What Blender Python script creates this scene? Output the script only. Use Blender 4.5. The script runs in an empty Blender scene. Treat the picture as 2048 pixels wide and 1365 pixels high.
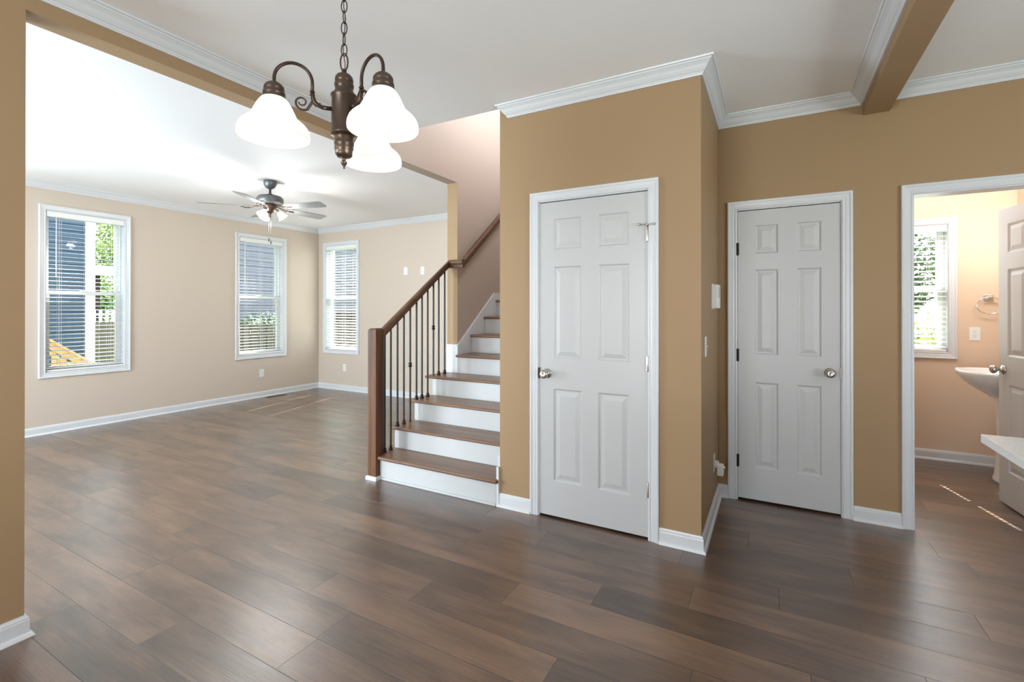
import bpy, math, random
from mathutils import Vector, Matrix
R = math.radians
C = bpy.context.scene.collection
SC = bpy.context.scene
random.seed(7)

# ------------------------------------------------------------------ camera
cam = bpy.data.cameras.new('camera'); cam.sensor_width = 36; cam.sensor_fit = 'HORIZONTAL'
cam.lens = 947.2104 * 36 / 2048; cam.shift_y = (616.5 - 682.5) / 2048; cam.clip_start = .02; cam.clip_end = 200
co = bpy.data.objects.new('camera', cam); C.objects.link(co)
co.location = (0, 0, 1.3549); co.rotation_euler = (R(90.1556), 0, R(28.8756))
SC.camera = co
# ------------------------------------------------------------------ sky, sun, exposure
W = bpy.data.worlds.new('sky'); SC.world = W; W.use_nodes = True
nt = W.node_tree; nt.nodes.clear()
sk = nt.nodes.new('ShaderNodeTexSky'); sk.sky_type = 'NISHITA'; sk.sun_disc = False
sk.sun_elevation = R(50.2); sk.sun_rotation = R(-14.5); sk.air_density = 1.0; sk.dust_density = 2.0
bg = nt.nodes.new('ShaderNodeBackground'); bg.inputs['Strength'].default_value = 2.5
hz = nt.nodes.new('ShaderNodeMix'); hz.data_type = 'RGBA'; hz.inputs[0].default_value = .8; hz.inputs[7].default_value = (2.0, 2.05, 2.1, 1)
ow = nt.nodes.new('ShaderNodeOutputWorld')
nt.links.new(sk.outputs[0], hz.inputs[6]); nt.links.new(hz.outputs[2], bg.inputs[0]); nt.links.new(bg.outputs[0], ow.inputs[0])
vs = SC.view_settings; vs.view_transform = 'Standard'; vs.look = 'None'; vs.exposure = 0.0; vs.gamma = 1; vs.use_curve_mapping = False
SC.cycles.max_bounces = 8; SC.cycles.diffuse_bounces = 5; SC.cycles.glossy_bounces = 3
SC.cycles.transparent_max_bounces = 12; SC.cycles.sample_clamp_indirect = 4; SC.cycles.caustics_reflective = False; SC.cycles.caustics_refractive = False

def light(name, typ, loc, energy, color=(1, 1, 1), rot=(0, 0, 0), **k):
    l = bpy.data.lights.new(name, typ); l.energy = energy; l.color = color
    for a, b in k.items(): setattr(l, a, b)
    o = bpy.data.objects.new(name, l); o.location = loc; o.rotation_euler = rot; C.objects.link(o); return o
# sunlight travels (+.25, -.97) in plan and falls at 50 degrees
sd = Vector((.2504 * .640, -.968 * .640, -.768))
sun = light('sun', 'SUN', (0, 20, 20), 75, (1, .95, .86), angle=R(.5)); sun.rotation_euler = sd.to_track_quat('-Z', 'Y').to_euler()
# unseen fill lights added to brighten the rooms, behind made-up openings built below
def window_light(name, loc, rot, sx, sy, e, col): light(name, 'AREA', loc, e, col, rot, shape='RECTANGLE', size=sx, size_y=sy)
FILL_TINT = (.72, .87, 1.0)
window_light('fill_rear_dining', (-1.2, -2.95, 1.15), (R(-128), 0, R(180)), 1.7, 1.6, 112, (.95, .97, 1))
window_light('fill_kitchen', (4.4, 0.3, 1.15), (0, R(140), 0), 1.6, 1.7, 165, (.80, .91, 1))
window_light('fill_living_left', (-7.35, -.4, 1.15), (0, R(-115), 0), 1.6, 1.7, 290, FILL_TINT)
window_light('fill_living_rear', (-4.9, -2.95, 1.1), (R(-115), 0, R(180)), 2.3, 2.0, 400, FILL_TINT)
window_light('fill_upstairs', (-1.1, 4.2, 4.35), (0, R(62), 0), 1.4, 1.6, 68, (.93, .95, 1))  # added stairwell light, unseen behind an upstairs opening

# ------------------------------------------------------------------ helpers
class MB:
    def __init__(s): s.v = []; s.f = []; s.sm = []
    def quad(s, *p, sm=False):
        n = len(s.v); s.v += [tuple(q) for q in p]; s.f.append(tuple(range(n, n + len(p)))); s.sm.append(sm)
    def box(s, x0, x1, y0, y1, z0, z1):
        if x0 > x1: x0, x1 = x1, x0
        if y0 > y1: y0, y1 = y1, y0
        if z0 > z1: z0, z1 = z1, z0
        n = len(s.v)
        s.v += [(x, y, z) for z in (z0, z1) for y in (y0, y1) for x in (x0, x1)]
        for f in ((0, 2, 3, 1), (4, 5, 7, 6), (0, 1, 5, 4), (2, 6, 7, 3), (0, 4, 6, 2), (1, 3, 7, 5)):
            s.f.append(tuple(n + i for i in f)); s.sm.append(False)
        return s
    def grid(s, rows, closeu=False, closev=False, sm=True, flip=False):
        n = len(s.v); m = len(rows[0]); k = len(rows)
        for r in rows: s.v += [tuple(p) for p in r]
        for i in range(k if closev else k - 1):
            for j in range(m if closeu else m - 1):
                a = n + i * m + j; b = n + i * m + (j + 1) % m
                c = n + ((i + 1) % k) * m + (j + 1) % m; d = n + ((i + 1) % k) * m + j
                s.f.append((d, c, b, a) if flip else (a, b, c, d)); s.sm.append(sm)
        return s
    def cap(s, pts, flip=False):
        s.quad(*(reversed(pts) if flip else pts))
    def lathe(s, prof, c=(0, 0, 0), n=32, sx=1, sy=1, axis='Z', caps=True):
        def P(r, z, a):
            x, y = r * math.cos(a) * sx, r * math.sin(a) * sy
            if axis == 'Z': return (c[0] + x, c[1] + y, c[2] + z)
            if axis == 'Y': return (c[0] + x, c[1] + z, c[2] + y)
            return (c[0] + z, c[1] + x, c[2] + y)
        rows = [[P(max(r, 1e-5), z, 2 * math.pi * j / n) for j in range(n)] for r, z in prof]
        s.grid(rows, closeu=True)
        if caps:
            if prof[0][0] > 1e-4: s.cap(rows[0], True)
            if prof[-1][0] > 1e-4: s.cap(rows[-1])
        return s
    def tube(s, pts, r, n=10, closed=False, caps=True):
        pts = [Vector(p) for p in pts]; k = len(pts)
        rr = r if isinstance(r, (list, tuple)) else [r] * k
        T = []
        for i in range(k):
            a = pts[i - 1] if (i > 0 or closed) else pts[i]; b = pts[(i + 1) % k] if (i < k - 1 or closed) else pts[i]
            T.append((b - a).normalized())
        up = Vector((0, 0, 1)) if abs(T[0].z) < .9 else Vector((1, 0, 0))
        N = (up - T[0] * up.dot(T[0])).normalized(); rows = []
        for i in range(k):
            N = (N - T[i] * N.dot(T[i])).normalized(); B = T[i].cross(N)
            rows.append([pts[i] + (N * math.cos(2 * math.pi * j / n) + B * math.sin(2 * math.pi * j / n)) * rr[i] for j in range(n)])
        s.grid(rows, closeu=True, closev=closed)
        if caps and not closed: s.cap(rows[0], True); s.cap(rows[-1])
        return s
    def sweep(s, path, prof, side=1, closed_profile=True, caps=True):
        """plan sweep with mitres: path of (x,y,z); profile of (offset to the side, height)."""
        P = [Vector(p) for p in path]; k = len(P); rows = []
        for i in range(k):
            ds = []
            if i > 0: ds.append((P[i] - P[i - 1]).xy.normalized())
            if i < k - 1: ds.append((P[i + 1] - P[i]).xy.normalized())
            ns = [Vector((-d.y, d.x)) * side for d in ds]
            m = ns[0] if len(ns) == 1 else (ns[0] + ns[1]) / (1 + ns[0].dot(ns[1]))
            rows.append([(P[i].x + m.x * o, P[i].y + m.y * o, P[i].z + h) for o, h in prof])
        s.grid(rows, closeu=closed_profile, sm=False, flip=side < 0)
        if caps and closed_profile: s.cap(rows[0], side > 0); s.cap(rows[-1], side < 0)
        return s
    def frame(s, org, u, v, nrm, x0, x1, z0, z1, prof, bottom=True):
        """mitred picture-frame casing round a rectangle: prof = (outset, thickness)."""
        org, u, v, nrm = map(Vector, (org, u, v, nrm)); 
        def P(a, b, t): return org + u * a + v * b + nrm * t
        rows = []
        for o, t in prof:
            if bottom: pts = [(x0 - o, z0 - o), (x0 - o, z1 + o), (x1 + o, z1 + o), (x1 + o, z0 - o)]
            else: pts = [(x0 - o, z0), (x0 - o, z1 + o), (x1 + o, z1 + o), (x1 + o, z0)]
            rows.append([P(a, b, t) for a, b in pts])
        s.grid(rows, closeu=bottom, closev=True, sm=False)
        if not bottom:
            s.cap([r[0] for r in rows]); s.cap([r[-1] for r in rows])
        return s
    def xform(s, M):
        s.v = [tuple(M @ Vector(p)) for p in s.v]; return s
    def build(s, name, mat, parent=None, bevel=0, recalc=True, segs=2, solid=0):
        me = bpy.data.meshes.new(name); me.from_pydata(s.v, [], s.f)
        me.polygons.foreach_set('use_smooth', s.sm)
        if recalc:
            import bmesh
            b = bmesh.new(); b.from_mesh(me); bmesh.ops.remove_doubles(b, verts=b.verts, dist=1e-5); bmesh.ops.recalc_face_normals(b, faces=b.faces); b.to_mesh(me); b.free()
        me.update()
        if mat: me.materials.append(mat)
        o = bpy.data.objects.new(name, me); C.objects.link(o)
        if parent:
            o.parent = parent
            o.matrix_parent_inverse = Matrix.Translation(parent.location).inverted() if parent.type == 'EMPTY' else parent.matrix_parent_inverse.copy()
            if parent.type == 'EMPTY': bake_local(o, parent.location)
            else:
                o.matrix_parent_inverse = Matrix.Identity(4)
                off = Vector(parent.get('_off', (0, 0, 0)));
                if off.length: me.transform(Matrix.Translation(-off))
                o['_off'] = tuple(off)
        if bevel:
            m = o.modifiers.new('bevel', 'BEVEL'); m.width = bevel; m.segments = segs; m.limit_method = 'ANGLE'; m.angle_limit = R(40)
        if solid:
            m = o.modifiers.new('solid', 'SOLIDIFY'); m.thickness = solid; m.offset = -1
        return o
def bake_local(o, loc):
    o.matrix_parent_inverse = Matrix.Identity(4); o.data.transform(Matrix.Translation(-Vector(loc))); o['_off'] = tuple(loc)
def thing(name, label, cat, loc=(0, 0, 0), group=None):
    o = bpy.data.objects.new(name, None); o.empty_display_size = .1; o.location = loc; C.objects.link(o)
    o['label'] = label; o['category'] = cat
    if group: o['group'] = group
    return o
def tag(o, label, cat, group=None):
    o['label'] = label; o['category'] = cat
    if group: o['group'] = group
    return o
def S(o, label=None):
    o['kind'] = 'structure'
    if label: o['label'] = label
    return o
def srect(name, loc=(0, 0, 0), label=None):
    o = bpy.data.objects.new(name, None); o.empty_display_size = .1; o.location = loc; C.objects.link(o); return S(o, label)
def copy_tree(o, parent=None):
    c = o.copy(); C.objects.link(c); c.parent = parent
    for ch in list(o.children): copy_tree(ch, c)
    return c

# ------------------------------------------------------------------ materials
def mat(name, col, rough=.5, metal=0, spec=.5, **k):
    m = bpy.data.materials.new(name); m.use_nodes = True; b = m.node_tree.nodes['Principled BSDF']
    b.inputs['Base Color'].default_value = (*col, 1); b.inputs['Roughness'].default_value = rough
    b.inputs['Metallic'].default_value = metal; b.inputs['Specular IOR Level'].default_value = spec
    for a, v in k.items(): b.inputs[a].default_value = v
    return m
def N(m, t, **k):
    n = m.node_tree.nodes.new(t)
    for a, v in k.items():
        if a in n.inputs: n.inputs[a].default_value = v
        else: setattr(n, a, v)
    return n
def LK(m, a, b): m.node_tree.links.new(a, b)
def add_noise(m, scale=60, amt=.06, bump=.02, dist=.002, stretch=(1, 1, 1), detail=4):
    b = m.node_tree.nodes['Principled BSDF']; tc = N(m, 'ShaderNodeTexCoord'); mp = N(m, 'ShaderNodeMapping'); mp.inputs['Scale'].default_value = stretch
    LK(m, tc.outputs['Object'], mp.inputs['Vector']); nz = N(m, 'ShaderNodeTexNoise', Scale=scale, Detail=detail); LK(m, mp.outputs[0], nz.inputs['Vector'])
    c = list(b.inputs['Base Color'].default_value)
    mx = N(m, 'ShaderNodeMix', data_type='RGBA'); mx.inputs[6].default_value = (*[x * (1 - amt) for x in c[:3]], 1); mx.inputs[7].default_value = (*[min(1, x * (1 + amt)) for x in c[:3]], 1)
    LK(m, nz.outputs[0], mx.inputs[0]); LK(m, mx.outputs[2], b.inputs['Base Color'])
    if bump:
        bp = N(m, 'ShaderNodeBump', Strength=bump, Distance=dist); LK(m, nz.outputs[0], bp.inputs['Height']); LK(m, bp.outputs[0], b.inputs['Normal'])
    return m
def paint(name, col, rough=.6): return add_noise(mat(name, col, rough, spec=.3), 180, .015, .05, .001)

M = {}
M['tan'] = paint('tan_wall_paint', (.345, .230, .125))
M['greige'] = paint('daylit_beige_wall_paint', (.57, .49, .41))  # paler beige puts the living room's brighter light into the tan paint
M['hall'] = paint('upstairs_lit_wall_paint', (.45, .365, .30))  # upstairs light mixed into the wall colour, paler than the tan
M['peach'] = paint('peach_bathroom_paint', (.68, .52, .385))
M['ceil'] = paint('ceiling_white_paint', (.90, .90, .90), .8)
M['trim'] = add_noise(mat('white_semi_gloss_trim', (.65, .67, .69), .32), 90, .01, .03, .001)
M['door'] = add_noise(mat('white_door_paint', (.52, .525, .525), .38), 14, .02, .12, .0012, (30, 30, 1.2))
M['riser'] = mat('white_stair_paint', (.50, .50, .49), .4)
M['plastic'] = mat('white_plastic', (.80, .80, .78), .35)
M['plastic_grey'] = mat('grey_plastic_insert', (.35, .37, .38), .35)
M['vinyl'] = mat('white_vinyl_sash', (.80, .82, .82), .3)
M['slat'] = mat('white_blind_slat', (.80, .81, .80), .35)
M['porcelain'] = mat('white_porcelain', (.82, .82, .82), .08)
M['nickel'] = mat('brushed_nickel', (.55, .52, .48), .28, 1)
M['chrome'] = mat('chrome', (.8, .8, .8), .12, 1)
M['bronze'] = add_noise(mat('oil_rubbed_bronze', (.055, .038, .029), .34, .65), 40, .1, 0)
M['bronze_light'] = add_noise(mat('brushed_antique_bronze', (.085, .058, .044), .36, .6), 40, .1, 0)
M['black'] = mat('black_iron', (.018, .016, .015), .42, .5)
M['hinge_black'] = mat('black_hinge_metal', (.012, .012, .012), .4, .6)
M['dark'] = mat('dark_gap', (.01, .01, .01), .9)
M['fan_metal'] = mat('pewter_fan_metal', (.15, .155, .16), .38, .5)
M['fan_blade'] = add_noise(mat('silver_grey_fan_blade', (.19, .195, .20), .45), 20, .1, 0, stretch=(1, 8, 1))

def wood_mat(name, c1, c2, axis, rough=.35):
    m = mat(name, c1, rough, spec=.3); b = m.node_tree.nodes['Principled BSDF']
    tc = N(m, 'ShaderNodeTexCoord'); mp = N(m, 'ShaderNodeMapping'); s = [26, 26, 26]; s['XYZ'.index(axis)] = 1.3; mp.inputs['Scale'].default_value = s
    LK(m, tc.outputs['Object'], mp.inputs['Vector'])
    n1 = N(m, 'ShaderNodeTexNoise', Scale=1.6, Detail=7, Roughness=.65, Distortion=.6); LK(m, mp.outputs[0], n1.inputs['Vector'])
    n2 = N(m, 'ShaderNodeTexNoise', Scale=.35, Detail=3); LK(m, mp.outputs[0], n2.inputs['Vector'])
    ad = N(m, 'ShaderNodeMath', operation='ADD'); LK(m, n1.outputs[0], ad.inputs[0]); LK(m, n2.outputs[0], ad.inputs[1])
    rp = N(m, 'ShaderNodeMapRange'); rp.inputs[1].default_value = .72; rp.inputs[2].default_value = 1.25; LK(m, ad.outputs[0], rp.inputs[0])
    mx = N(m, 'ShaderNodeMix', data_type='RGBA'); mx.inputs[6].default_value = (*c1, 1); mx.inputs[7].default_value = (*c2, 1)
    LK(m, rp.outputs[0], mx.inputs[0]); LK(m, mx.outputs[2], b.inputs['Base Color'])
    bp = N(m, 'ShaderNodeBump', Strength=.25, Distance=.001); LK(m, n1.outputs[0], bp.inputs['Height']); LK(m, bp.outputs[0], b.inputs['Normal'])
    return m
M['oak_z'] = wood_mat('stained_oak_upright', (.034, .014, .006), (.150, .062, .024), 'Z', .5)
M['oak_x'] = wood_mat('stained_oak_tread', (.12, .062, .035), (.24, .14, .085), 'X', .3)
M['oak_y'] = wood_mat('stained_oak_rail', (.065, .031, .017), (.15, .078, .042), 'Y', .3)

# floor planks: the mesh carries per-plank tone and seed plus a uv in metres
def floor_mat():
    m = mat('dark_vinyl_plank', (.1, .06, .04), .3, spec=.7, **{'Coat Weight': .6, 'Coat Roughness': .27, 'Coat IOR': 1.6}); b = m.node_tree.nodes['Principled BSDF']
    uv = N(m, 'ShaderNodeUVMap'); uv.uv_map = 'uv'
    tone = N(m, 'ShaderNodeAttribute'); tone.attribute_name = 'tone'
    seed = N(m, 'ShaderNodeAttribute'); seed.attribute_name = 'seed'
    sx = N(m, 'ShaderNodeSeparateXYZ'); LK(m, uv.outputs[0], sx.inputs[0])
    def vec(a, bb):
        mp = N(m, 'ShaderNodeMapping'); mp.inputs['Scale'].default_value = (a, bb, 1); LK(m, uv.outputs[0], mp.inputs['Vector']); return mp.outputs[0]
    def noise(v, sc, det, dis=0, ro=.55):
        n = N(m, 'ShaderNodeTexNoise', Scale=sc, Detail=det, Distortion=dis, Roughness=ro); n.noise_dimensions = '4D'
        LK(m, v, n.inputs['Vector']); LK(m, seed.outputs['Fac'], n.inputs['W']); return n.outputs[0]
    cloud = noise(vec(1.9, 8), 1.0, 3, .5)
    grain = noise(vec(2.0, 60), 1.0, 6, .5, .6)
    fine = noise(vec(7, 330), 1.0, 3, .3)
    def rng(x, a, bb, c=0, d=1):
        r = N(m, 'ShaderNodeMapRange'); r.inputs[1].default_value = a; r.inputs[2].default_value = bb; r.inputs[3].default_value = c; r.inputs[4].default_value = d; LK(m, x, r.inputs[0]); return r.outputs[0]
    def mth(op, a, bb):
        n = N(m, 'ShaderNodeMath', operation=op)
        for i, x in enumerate((a, bb)):
            if hasattr(x, 'is_linked'): LK(m, x, n.inputs[i])
            else: n.inputs[i].default_value = x
        return n.outputs[0]
    t = mth('ADD', rng(cloud, .34, .66, -.25, .21), tone.outputs['Fac'])
    t = mth('ADD', t, rng(grain, .28, .72, -.13, .13))
    t = mth('ADD', t, rng(fine, .3, .7, -.12, .12))
    cr = N(m, 'ShaderNodeValToRGB'); LK(m, t, cr.inputs[0]); e = cr.color_ramp.elements
    e[0].position = 0; e[0].color = (.046, .027, .018, 1); e[1].position = 1; e[1].color = (.232, .138, .084, 1)
    x = e.new(.35); x.color = (.088, .052, .034, 1); x = e.new(.68); x.color = (.156, .092, .058, 1)
    # seams
    w = .1885; v = sx.outputs['Y']; ev = mth('MINIMUM', v, mth('SUBTRACT', w, v)); L = 1.22; u = sx.outputs['X']
    eu = mth('MINIMUM', u, mth('SUBTRACT', L, u)); edge = mth('MINIMUM', ev, eu); se = rng(edge, .0008, .0022, 0, 1)
    mx = N(m, 'ShaderNodeMix', data_type='RGBA'); mx.inputs[6].default_value = (.02, .012, .008, 1); LK(m, se, mx.inputs[0]); LK(m, cr.outputs[0], mx.inputs[7]); LK(m, mx.outputs[2], b.inputs['Base Color'])
    h = mth('ADD', mth('MULTIPLY', grain, .6), mth('MULTIPLY', fine, .8)); h = mth('ADD', h, mth('MULTIPLY', se, 1.2))
    bp = N(m, 'ShaderNodeBump', Strength=.42, Distance=.0014); LK(m, h, bp.inputs['Height']); LK(m, bp.outputs[0], b.inputs['Normal']); LK(m, bp.outputs[0], b.inputs['Coat Normal'])
    LK(m, rng(grain, .3, .7, .28, .40), b.inputs['Roughness'])
    return m
M['floor'] = floor_mat()
def glass_mat():
    m = bpy.data.materials.new('window_glass'); m.use_nodes = True; n = m.node_tree; n.nodes.clear()
    o = N(m, 'ShaderNodeOutputMaterial'); t = N(m, 'ShaderNodeBsdfTransparent'); t.inputs[0].default_value = (.93, .96, .95, 1)
    g = N(m, 'ShaderNodeBsdfGlossy'); g.inputs['Roughness'].default_value = 0.0; f = N(m, 'ShaderNodeFresnel'); f.inputs[0].default_value = 1.45
    x = N(m, 'ShaderNodeMixShader'); LK(m, f.outputs[0], x.inputs[0]); LK(m, t.outputs[0], x.inputs[1]); LK(m, g.outputs[0], x.inputs[2]); LK(m, x.outputs[0], o.inputs[0]); return m
M['glass'] = glass_mat()
def shade_mat(name, col, e):
    m = bpy.data.materials.new(name); m.use_nodes = True; n = m.node_tree; n.nodes.clear()
    o = N(m, 'ShaderNodeOutputMaterial'); tl = N(m, 'ShaderNodeBsdfTranslucent'); tl.inputs[0].default_value = (.85, .82, .76, 1)
    g = N(m, 'ShaderNodeBsdfPrincipled'); g.inputs['Base Color'].default_value = (.85, .83, .79, 1); g.inputs['Roughness'].default_value = .25
    em = N(m, 'ShaderNodeEmission'); tc = N(m, 'ShaderNodeTexCoord')
    nz = N(m, 'ShaderNodeTexNoise', Scale=9, Detail=4, Distortion=1.6); LK(m, tc.outputs['Object'], nz.inputs['Vector'])
    mr = N(m, 'ShaderNodeMapRange'); mr.inputs[1].default_value = .3; mr.inputs[2].default_value = .7; mr.inputs[3].default_value = e * .86; mr.inputs[4].default_value = e * 1.12; LK(m, nz.outputs[0], mr.inputs[0]); LK(m, mr.outputs[0], em.inputs['Strength'])
    em.inputs[0].default_value = (*col, 1)
    a = N(m, 'ShaderNodeMixShader', ); a.inputs[0].default_value = .45; LK(m, g.outputs[0], a.inputs[1]); LK(m, tl.outputs[0], a.inputs[2])
    s = N(m, 'ShaderNodeAddShader'); LK(m, a.outputs[0], s.inputs[0]); LK(m, em.outputs[0], s.inputs[1]); LK(m, s.outputs[0], o.inputs[0]); return m
M['shade'] = shade_mat('alabaster_glass_shade', (1, .97, .93), .34)
M['fan_shade'] = shade_mat('frosted_fan_light_glass', (1, .97, .90), 3.0)
m = mat('speckled_white_quartz', (.72, .72, .71), .12); add_noise(m, 260, .28, 0, detail=2); M['quartz'] = m

# ------------------------------------------------------------------ measured planes (metres)
YC, YB, XC, XB, XB2, XR, YF, XL = 2.823, 3.742, -.352, -2.714, -2.834, -1.652, 5.583, -6.912
YS, YCOL, ZC, ZB = .744, 3.811, 2.74, 2.60
T = .12
REAR, XE = -2.6, 4.1
# floor
me = bpy.data.meshes.new('floor'); vv = []; ff = []; uvs = []; tones = []; seeds = []
PW, PL = .1885, 1.22
JO = {-1: .022, -2: -.34, -3: -.733, -4: -1.10, 0: .777, 1: .343, 2: -.13, 3: .905, -6: -.733, -8: -1.64, -9: -2.246}
TO = {(-4, 0): .78, (-4, -1): .38, (-3, 0): .34, (-3, -1): .64, (-2, 0): .66, (-2, -1): .52, (-1, 0): .38, (-1, -1): .40, (0, -1): .44, (1, 0): .44, (1, -1): .36, (-5, 0): .42, (-6, 0): .35, (-6, -1): .72}
rng = random.Random(3)
for k in range(-29, 17):
    y0 = 2.642 + PW * k; j = JO.get(k, rng.uniform(0, PL))
    n0 = int(math.floor((-7.2 - j) / PL)); n1 = int(math.ceil((4.3 - j) / PL))
    for n in range(n0, n1):
        x0 = j + n * PL; a = max(x0, -7.1); b_ = min(x0 + PL, 4.25); c = max(y0, -2.75); d = min(y0 + PW, 5.72)
        if b_ <= a or d <= c: continue
        i = len(vv); vv += [(a, c, 0), (b_, c, 0), (b_, d, 0), (a, d, 0)]; ff.append((i, i + 1, i + 2, i + 3))
        uvs += [(a - x0, c - y0), (b_ - x0, c - y0), (b_ - x0, d - y0), (a - x0, d - y0)]
        tones.append(TO.get((k, n), rng.uniform(.36, .66))); seeds.append(rng.uniform(0, 200))
me.from_pydata(vv, [], ff); ul = me.uv_layers.new(name='uv')
for i, u in enumerate(uvs): ul.data[i].uv = u
for nm, arr in (('tone', tones), ('seed', seeds)):
    at = me.attributes.new(nm, 'FLOAT', 'FACE'); at.data.foreach_set('value', arr)
me.materials.append(M['floor']); fo = bpy.data.objects.new('floor', me); C.objects.link(fo); S(fo)
S(MB().box(-7.2, 4.3, -2.8, 5.8, -.3, -.004).build('trim_subfloor', M['dark']))

# ceiling slab: everywhere but the stairwell
cb = MB()
for x0, x1, y0, y1 in ((-7.15, XB2 + .06, REAR - .15, YF + .15), (XB2 + .06, XR + .06, REAR - .15, YC), (XR + .06, 4.25, REAR - .15, YF + .15)):
    cb.box(x0, x1, y0, y1, ZC, ZC + .3)
S(cb.build('ceiling', M['ceil']))
S(MB().box(-2.95, -1.5, YC - .05, YF + .1, 5.3, 5.4).build('ceiling_upper', M['ceil']))

def wall_open(mb, axis, pos, t, a0, a1, z0, z1, holes):
    """slab wall with rectangular holes (a0,a1,z0,z1)."""
    def bx(p, q, r_, s_):
        if q - p < 1e-4 or s_ - r_ < 1e-4: return
        if axis == 'X': mb.box(pos, pos + t, p, q, r_, s_)
        else: mb.box(p, q, pos, pos + t, r_, s_)
    cur = a0
    for h in sorted(holes):
        bx(cur, h[0], z0, z1); bx(h[0], h[1], z0, h[2]); bx(h[0], h[1], h[3], z1); cur = h[1]
    bx(cur, a1, z0, z1)
# window openings: (a0,a1,z0,z1)
W1 = (2.055, 2.768, .665, 2.435); W2 = (4.182, 4.893, .665, 2.435); W3 = (-6.728, -5.992, .665, 2.435); W4 = (.795, 1.368, .97, 2.118)
WL = (-1.25, .45, .6, 2.4)  # unseen opening added for the left living room fill light
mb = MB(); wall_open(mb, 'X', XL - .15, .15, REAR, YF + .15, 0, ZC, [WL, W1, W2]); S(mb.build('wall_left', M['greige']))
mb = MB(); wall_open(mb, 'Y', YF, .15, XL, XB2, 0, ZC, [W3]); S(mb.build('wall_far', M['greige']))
mb = MB(); wall_open(mb, 'Y', YF, .15, .33, 1.96, 0, ZC, [W4]); S(mb.build('wall_bathroom_far', M['peach']))
S(MB().box(XB2, XR, YF - .005, YF + .15, 0, 5.3).build('wall_stair_far', M['hall']))
S(MB().box(XR, .33, YF, YF + .15, 0, ZC).box(1.96, XE + .15, YF, YF + .15, 0, ZC).build('wall_outer', M['tan']))
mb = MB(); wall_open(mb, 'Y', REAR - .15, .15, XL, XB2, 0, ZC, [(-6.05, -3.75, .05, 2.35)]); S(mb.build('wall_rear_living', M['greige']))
mb = MB(); wall_open(mb, 'Y', REAR - .15, .15, XB2, XE, 0, ZC, [(-2.05, -.35, .6, 2.4)]); S(mb.build('wall_rear_dining', M['tan']))
mb = MB(); wall_open(mb, 'X', XE, .15, REAR, YB, 0, ZC, [(-.55, 1.15, .6, 2.4)]); S(mb.build('wall_right', M['tan']))
# stub wall and header (beam) between dining and living rooms
S(MB().box(XB2, XB, REAR, YS, 0, ZC).build('wall_stub', M['tan']))
S(MB().box(XB2, XB, YS, YC, ZB, ZC + .29).build('wall_header', M['tan']))
S(MB().box(XB2, XB, YC, YCOL, ZB, ZC + .29).build('wall_header_stair', M['hall']))  # same wall as the header, light from above put in as paler colour
# wall between living room and the stairs, rising two storeys
S(MB().box(XB2, XB, YCOL + .02, YF, 0, 5.3).build('wall_stair_left', M['hall']))
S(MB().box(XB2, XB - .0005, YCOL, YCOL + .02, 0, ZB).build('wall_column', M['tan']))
S(MB().box(XB2, XB, YCOL, YCOL + .02, ZB, 5.3).box(XB - .0005, XB, YCOL + .0005, YCOL + .02, 0, ZB).build('wall_stair_edge', M['hall']))
S(MB().box(XB2, XB, YC - .05, YCOL, ZC + .29, 5.3).build('wall_upstairs_left', M['hall']))
# upstairs: right wall with an opening added for its fill light, front wall
mb = MB(); wall_open(mb, 'X', XR, .12, YC, YF, ZC + .29, 5.3, [(3.4, 5.0, 3.45, 4.85)]); S(mb.build('wall_upstairs_right', M['hall']))
S(MB().box(XB, XR + .12, YC - .12, YC - .003, ZC + .3, 5.3).build('wall_upstairs_front', M['hall']))
# closet block
D1 = (-1.352, -.643, 0, 2.06); D2 = (-.225, .389, 0, 2.06); D3 = (.757, 1.478, 0, 2.06)
mb = MB(); wall_open(mb, 'Y', YC, T, XR, XC, 0, ZC, [D1]); S(mb.build('wall_closet_front', M['tan']))
S(MB().box(XC - T, XC, YC + T, YB, 0, ZC).build('wall_closet_side', M['tan']))
S(MB().box(XR, XR + T, YC + T, YF, 0, ZC + .29).build('wall_stair_right', M['hall']))
mb = MB(); wall_open(mb, 'Y', YB, T, XC - T, XE, 0, ZC, [D2, D3]); S(mb.build('wall_back', M['tan']))
S(MB().box(.33, .45, YB + T, YF, 0, ZC).build('wall_bathroom_left', M['peach']))
S(MB().box(1.815, 1.96, YB + T, YF, 0, ZC).build('wall_bathroom_right', M['peach']))
S(MB().box(XR + T, .33, YB + .9, YB + 1.0, 0, ZC).build('wall_closet_rear', M['tan']))
# dropped beam between dining room and kitchen
S(MB().box(.503, .641, REAR, YB, ZB, ZC).build('wall_beam', M['tan']))

# ------------------------------------------------------------------ trim: baseboards, crown
BB = [(0, 0), (.027, 0), (.027, .004), (.022, .014), (.0135, .019), (.0135, .068), (.0115, .073), (.0115, .079), (.007, .085), (.0055, .09), (0, .09)]
def base(name, path, side): return S(MB().sweep([(x, y, 0) for x, y in path], BB, side).build(name, M['trim']))
base('baseboard_left', [(XL, REAR), (XL, YF), (XB2, YF)], -1)
base('baseboard_stub', [(XB, REAR), (XB, YS), (XB2, YS), (XB2, REAR)], -1)
base('baseboard_closet_left', [(XR - .018, YC), (-1.412, YC)], -1)
base('baseboard_closet_corner', [(-.58, YC), (XC, YC), (XC, YB), (-.285, YB)], -1)
base('baseboard_back', [(.449, YB), (.697, YB)], -1)
base('baseboard_back_right', [(1.54, YB), (XE, YB), (XE, REAR)], -1)
base('baseboard_bathroom', [(.45, YB + T), (.45, YF), (1.815, YF), (1.815, YB + T)], -1)
CR = [(0, 0), (.006, 0), (.010, -.072), (.014, -.078), (0, -.078)]
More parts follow.
